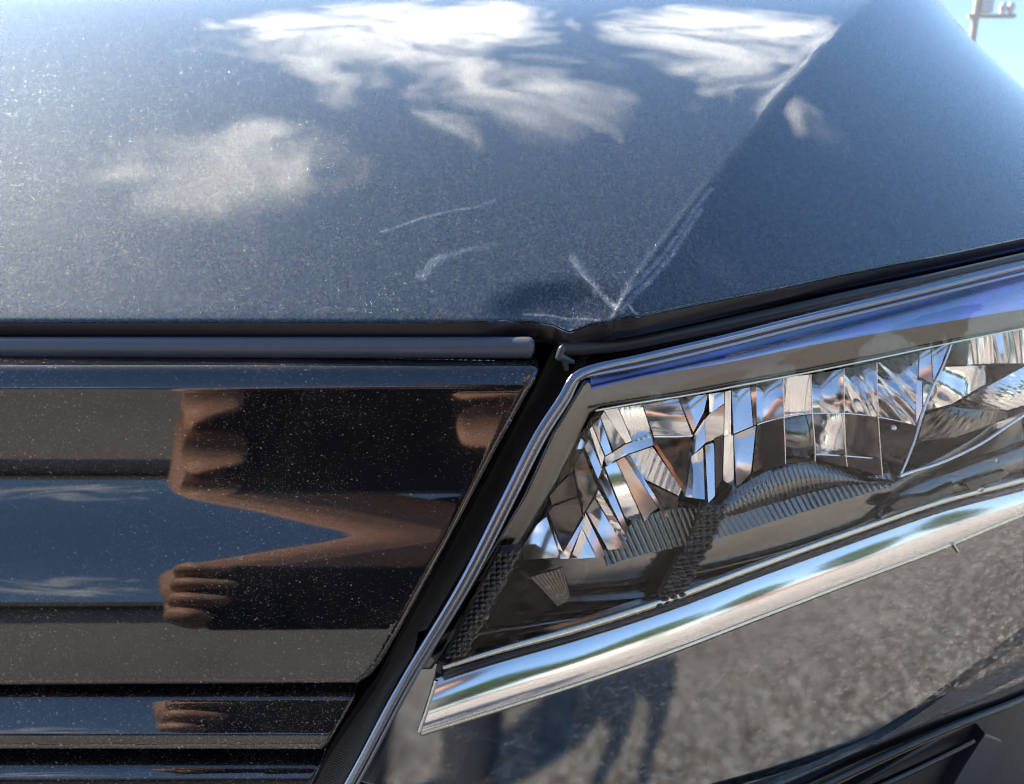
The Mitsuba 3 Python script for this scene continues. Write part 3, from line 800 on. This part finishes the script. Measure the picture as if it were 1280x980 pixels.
for u0, ln in [(-0.026, 0.034), (-0.043, 0.038), (-0.060, 0.032), (-0.076, 0.022)]:
    fingers.append([(rp + 0.5 * UP * (u0 + 0.04), 0.0105), (cam(0.037, u0, -0.012), 0.0092), (cam(0.030, u0, 0.0045), 0.0084), (cam(0.014, u0, 0.0078), 0.0078), (cam(0.028 - ln, u0 + 0.001, 0.0066), 0.0066)])
fingers.append([(lp + V([0, -0.004, -0.012]), 0.013), (cam(-0.158, -0.048, -0.034), 0.0105), (cam(-0.135, -0.040, -0.0235), 0.0088), (cam(-0.114, -0.030, -0.0215), 0.0078)])
fingers.append([(rp + V([0, -0.004, -0.012]), 0.013), (cam(0.026, -0.056, -0.036), 0.0105), (cam(0.004, -0.048, -0.0245), 0.0088), (cam(-0.016, -0.038, -0.0215), 0.0078)])
body = [[(el_l, 0.042), (wr_l, 0.027)], [(wr_l, 0.026), (lp, 0.021)], [(wr_l, 0.024), (lp - 0.024 * UP, 0.017)], [(wr_l, 0.022), (lp + 0.018 * UP, 0.016)],
        [(el_r, 0.042), (wr_r, 0.027)], [(wr_r, 0.026), (rp, 0.021)], [(wr_r, 0.024), (rp - 0.026 * UP, 0.017)], [(wr_r, 0.022), (rp + 0.012 * UP, 0.014)],
        [(sh_l, 0.052), (el_l, 0.042)], [(sh_r, 0.052), (el_r, 0.042)], [(sh_l, 0.06), (chest, 0.12), (sh_r, 0.06)], [(chest, 0.12), (neck, 0.058)], [(neck, 0.056), (head, 0.07)],
        [(head + V([0, 0, 0.035]), 0.092), (head + V([0, 0.03, -0.05]), 0.062), (head + V([0, 0.05, -0.085]), 0.040)],
        [(head + V([0, 0.085, 0.01]), 0.010), (head + V([0, 0.108, -0.025]), 0.014)], [(head + V([-0.02, 0.085, -0.062]), 0.009), (head + V([0.02, 0.085, -0.062]), 0.009)],
        [(head + V([-0.092, -0.01, 0.015]), 0.014), (head + V([-0.088, -0.005, -0.025]), 0.012)], [(head + V([0.092, -0.01, 0.015]), 0.014), (head + V([0.088, -0.005, -0.025]), 0.012)],
        [(chest, 0.13), ((hip_l + hip_r) / 2, 0.12)], [(hip_l, 0.09), (V([0.08, -0.74, 0.48]), 0.062), (V([0.06, -0.82, 0.09]), 0.042)], [(hip_r, 0.09), (V([0.33, -0.74, 0.48]), 0.062), (V([0.34, -0.84, 0.09]), 0.042)]]
pm = blob(body + fingers, 0.0075, 5)
put('person', pm, 'm_skin', True)
labels['person'] = {'label': 'person in dark clothes bending towards the car, mirrored in the black grille bar', 'category': 'person'}
put('person__shirt', blob([[(sh_l, 0.10), (chest, 0.19), (sh_r, 0.10)], [(chest, 0.195), ((hip_l + hip_r) / 2 + V([0, 0.02, 0.03]), 0.20)], [(sh_l, 0.095), (sh_l * 0.35 + el_l * 0.65, 0.075)], [(sh_r, 0.095), (sh_r * 0.35 + el_r * 0.65, 0.075)], [(chest, 0.13), (neck * 0.7 + chest * 0.3, 0.07)]], 0.02), 'm_shirt', True)
put('person__trousers', blob([[(hip_l, 0.115), (V([0.08, -0.74, 0.48]), 0.080), (V([0.06, -0.82, 0.10]), 0.068)], [(hip_r, 0.115), (V([0.33, -0.74, 0.48]), 0.080), (V([0.34, -0.84, 0.10]), 0.068)], [(hip_l, 0.115), (hip_r, 0.115)]], 0.02), 'm_trousers', True)
for sx, sy in ((0.06, -0.82), (0.34, -0.84)):
    put('person__shoe', blob([[(V([sx, sy - 0.04, 0.055]), 0.05), (V([sx, sy + 0.16, 0.042]), 0.04)], [(V([sx, sy, 0.09]), 0.05), (V([sx, sy + 0.08, 0.05]), 0.045)]], 0.015), 'm_shirt', True)
put('person__hair', blob([[(head + V([0, -0.02, 0.05]), 0.099), (head + V([0, -0.04, -0.01]), 0.092)], [(head + V([-0.05, 0.03, 0.095]), 0.045), (head + V([0.05, 0.03, 0.095]), 0.045)]], 0.012), 'm_hair', True)
for sx in (-0.034, 0.034):
    e = trimesh.creation.icosphere(2, 0.012)
    e.apply_translation(head + V([sx, 0.092, 0.012]))
    put('person__eye', e, 'm_eye', True)
mat('m_eye', base_color=(0.6, 0.58, 0.55), roughness=0.2)

ph = m3.Manifold.sphere(0.0042, 24)
cs = [(-0.144, 0.008), (0.010, 0.008), (-0.144, -0.060), (0.010, -0.060)]
hull = m3.Manifold.batch_boolean([ph.translate((a, b, 0)) for a, b in cs], m3.OpType.Add).hull().to_mesh()
pv = np.array(hull.vert_properties)[:, :3]
pv = C + pv[:, :1] * RIGHT + pv[:, 1:2] * UP + (pv[:, 2:] - 0.0078) * FWD
pt = trimesh.Trimesh(pv, np.array(hull.tri_verts))
if pt.volume < 0:
    pt.invert()
put('phone', pt, 'm_phone', 40)
labels['phone'] = {'label': 'black phone held level in both hands, mirrored in the grille bar', 'category': 'phone'}
ring = trimesh.creation.annulus(0.0045, 0.0072, 0.0016, sections=32)
mt = np.eye(4)
mt[:3, 0], mt[:3, 1], mt[:3, 2], mt[:3, 3] = RIGHT, UP, FWD, cam(0, 0, -0.0032)
ring.apply_transform(mt)
put('phone__lens_ring', ring, 'm_chrome', 40)

# the grey building behind the photographer
BW = 'building'
labels[BW] = {'label': 'low grey building with a dark eave, seen only mirrored in the gloss', 'category': 'building'}
put('building__wall', box(-30, 9, -24, -15, 0, 6.3), 'm_wall', False)
put('building__eave', box(-30.5, 9.5, -24.5, -14.5, 6.3, 6.52), 'm_dark_trim', False)
for x0 in (-26, -20, 1.5):
    put('building__window', box(x0, x0 + 1.6, -15.0, -14.96, 1.2, 2.6), 'm_window', False)
put('building__door', box(5.0, 6.2, -15, -14.95, 0.0, 2.2), 'm_dark_trim', False)
verge = trimesh.Trimesh([[-60, -14.5, 0.004], [60, -14.5, 0.004], [60, -10.5, 0.004], [-60, -10.5, 0.004]], [[0, 2, 1], [0, 3, 2]], process=False)
put('lawn', verge, 'm_grass', False)
labels['lawn'] = {'label': 'strip of mown grass along the building', 'kind': 'structure'}
mat('m_grass', base_color=(0.05, 0.10, 0.03), roughness=0.95, specular=0.1)


TREES = ['broad green tree behind the white shed', 'smaller green tree just right of the white shed', 'tallest green tree, behind the brick wall', 'green tree behind the far end of the brick wall', 'green tree at the side of the parking place, beyond the brick wall', 'green tree at the side of the parking place, nearest the car']


def tree(x, y, h, r):
    t = 'tree'
    n = 0
    while t in labels:
        n += 1
        t = f'tree_{n:03d}'
    labels[t] = {'label': TREES[len([k for k in labels if k.startswith('tree')])], 'category': 'tree', 'group': 'trees behind the parking place'}
    put(t + '__trunk', rod([(x, y, 0), (x + 0.1, y, h * 0.3), (x + 0.05, y, h * 0.75)], [0.25, 0.18, 0.06], 12), 'm_bark', 60)
    n = 2600
    d = rng.normal(size=(n, 3))
    d /= np.linalg.norm(d, axis=1, keepdims=True)
    rad = rng.uniform(0.45, 1, n) ** 0.6
    lump = 0.75 + 0.5 * meshkit.fbm(d * 2.2 + x, 3, 2)
    c = V([x, y, h * 0.62]) + d * (rad * lump)[:, None] * V([r, r, h * 0.40])
    a, b = rng.normal(size=(2, n, 3)) * 0.22
    v = np.stack([c - a, c + b, c + a, c - b], 1).reshape(-1, 3)
    i = np.arange(n) * 4
    put(t + '__crown', trimesh.Trimesh(v, np.vstack([np.stack([i, i + 1, i + 2], -1), np.stack([i, i + 2, i + 3], -1)]), process=False), 'm_leaf', False)


scene['m_leaf'] = {'type': 'twosided', 'b': {'type': 'diffuse', 'reflectance': {'type': 'rgb', 'value': [0.06, 0.11, 0.03]}}}
mat('m_bark', base_color=(0.12, 0.09, 0.06), roughness=0.9)
for x, y, h, r in ((13, -19, 8, 3), (18, -17, 6.5, 2.6), (23, -20, 9, 3.2), (29, -16, 7, 2.6), (32, -9, 8, 3), (31, -2, 7, 2.6)):
    tree(x, y, h, r)

# utility pole far beyond the hood
PX = C + rays([(1221, 10)])[0] * 30
labels['utility_pole'] = {'label': 'pale utility pole with crossarm and insulators, out of focus above the hood at the right', 'category': 'utility pole'}
put('utility_pole__post', rod([(PX[0], PX[1], 0), (PX[0], PX[1], PX[2] + 3)], [0.15, 0.12], 16), 'm_pole', 60)
put('utility_pole__crossarm', box(PX[0] - 0.3, PX[0] + 1.5, PX[1] - 0.08, PX[1] + 0.08, PX[2] - 0.35, PX[2] - 0.22), 'm_pole', False)
for dx in (1.0, 1.3):
    put('utility_pole__insulator', rod([(PX[0] + dx, PX[1], PX[2] - 0.22), (PX[0] + dx, PX[1], PX[2] + 0.0), (PX[0] + dx, PX[1], PX[2] + 0.2)], [0.08, 0.16, 0.08], 12), 'm_insulator', 60)
put('utility_pole__transformer', rod([(PX[0] + 0.35, PX[1], PX[2] - 0.15), (PX[0] + 0.35, PX[1], PX[2] + 0.8)], 0.26, 18), 'm_insulator', 60)
mat('m_pole', base_color=(0.62, 0.57, 0.50), roughness=0.8)
mat('m_insulator', base_color=(0.75, 0.74, 0.72), roughness=0.4)

# the rest of the car, out of the picture but mirrored and casting its shadow
put('car__front_fascia', cat([box(-1.25, -0.05, 0.268, 0.50, 0.20, 0.70), box(-1.25, 0.35, 0.44, 0.9, 0.20, 0.74)]), 'm_black_plastic', False)

# a white shed and a brick wall at the edge of the place, seen as streaks in the light strip
SH = 'shed'
labels[SH] = {'label': 'white shed with a green door, mirrored in the light strip', 'category': 'shed'}
put('shed__wall', box(12.5, 16.5, -14.5, -11.5, 0, 2.5), 'm_white', False)
put('shed__roof', box(12.2, 16.8, -14.8, -11.2, 2.5, 2.75), 'm_dark_trim', False)
put('shed__door', box(13.6, 14.5, -11.5, -11.45, 0, 2.0), 'm_green', False)
labels['brick_wall'] = {'label': 'low red brick wall beside the parking place, mirrored in the light strip', 'category': 'wall'}
put('brick_wall', cat([box(18, 34, -10.2, -9.8, 0, 1.05), box(17.9, 34.1, -10.27, -9.73, 1.05, 1.15)]), 'm_brick', False)
mat('m_white', base_color=(0.75, 0.75, 0.73), roughness=0.6)
mat('m_green', base_color=(0.05, 0.22, 0.12), roughness=0.5)
mat('m_brick', base_color=(0.32, 0.12, 0.08), roughness=0.9)
# broken pale clip left in the corner gap
put('car__broken_clip', blob([[(hit([(698, 447)], inner(0.006))[0], 0.0010), (hit([(702, 437)], inner(0.006))[0], 0.0012), (hit([(703, 433)], inner(0.006))[0], 0.0006)], [(hit([(700, 446)], inner(0.006))[0], 0.0012), (hit([(708, 450)], inner(0.007))[0], 0.0012), (hit([(716, 452)], inner(0.008))[0], 0.0007)], [(hit([(706, 452)], inner(0.007))[0], 0.001), (hit([(708, 461)], inner(0.008))[0], 0.0008)]], 0.0006, 3), 'm_clip', True)
mat('m_clip', base_color=(0.05, 0.065, 0.08), roughness=0.3)
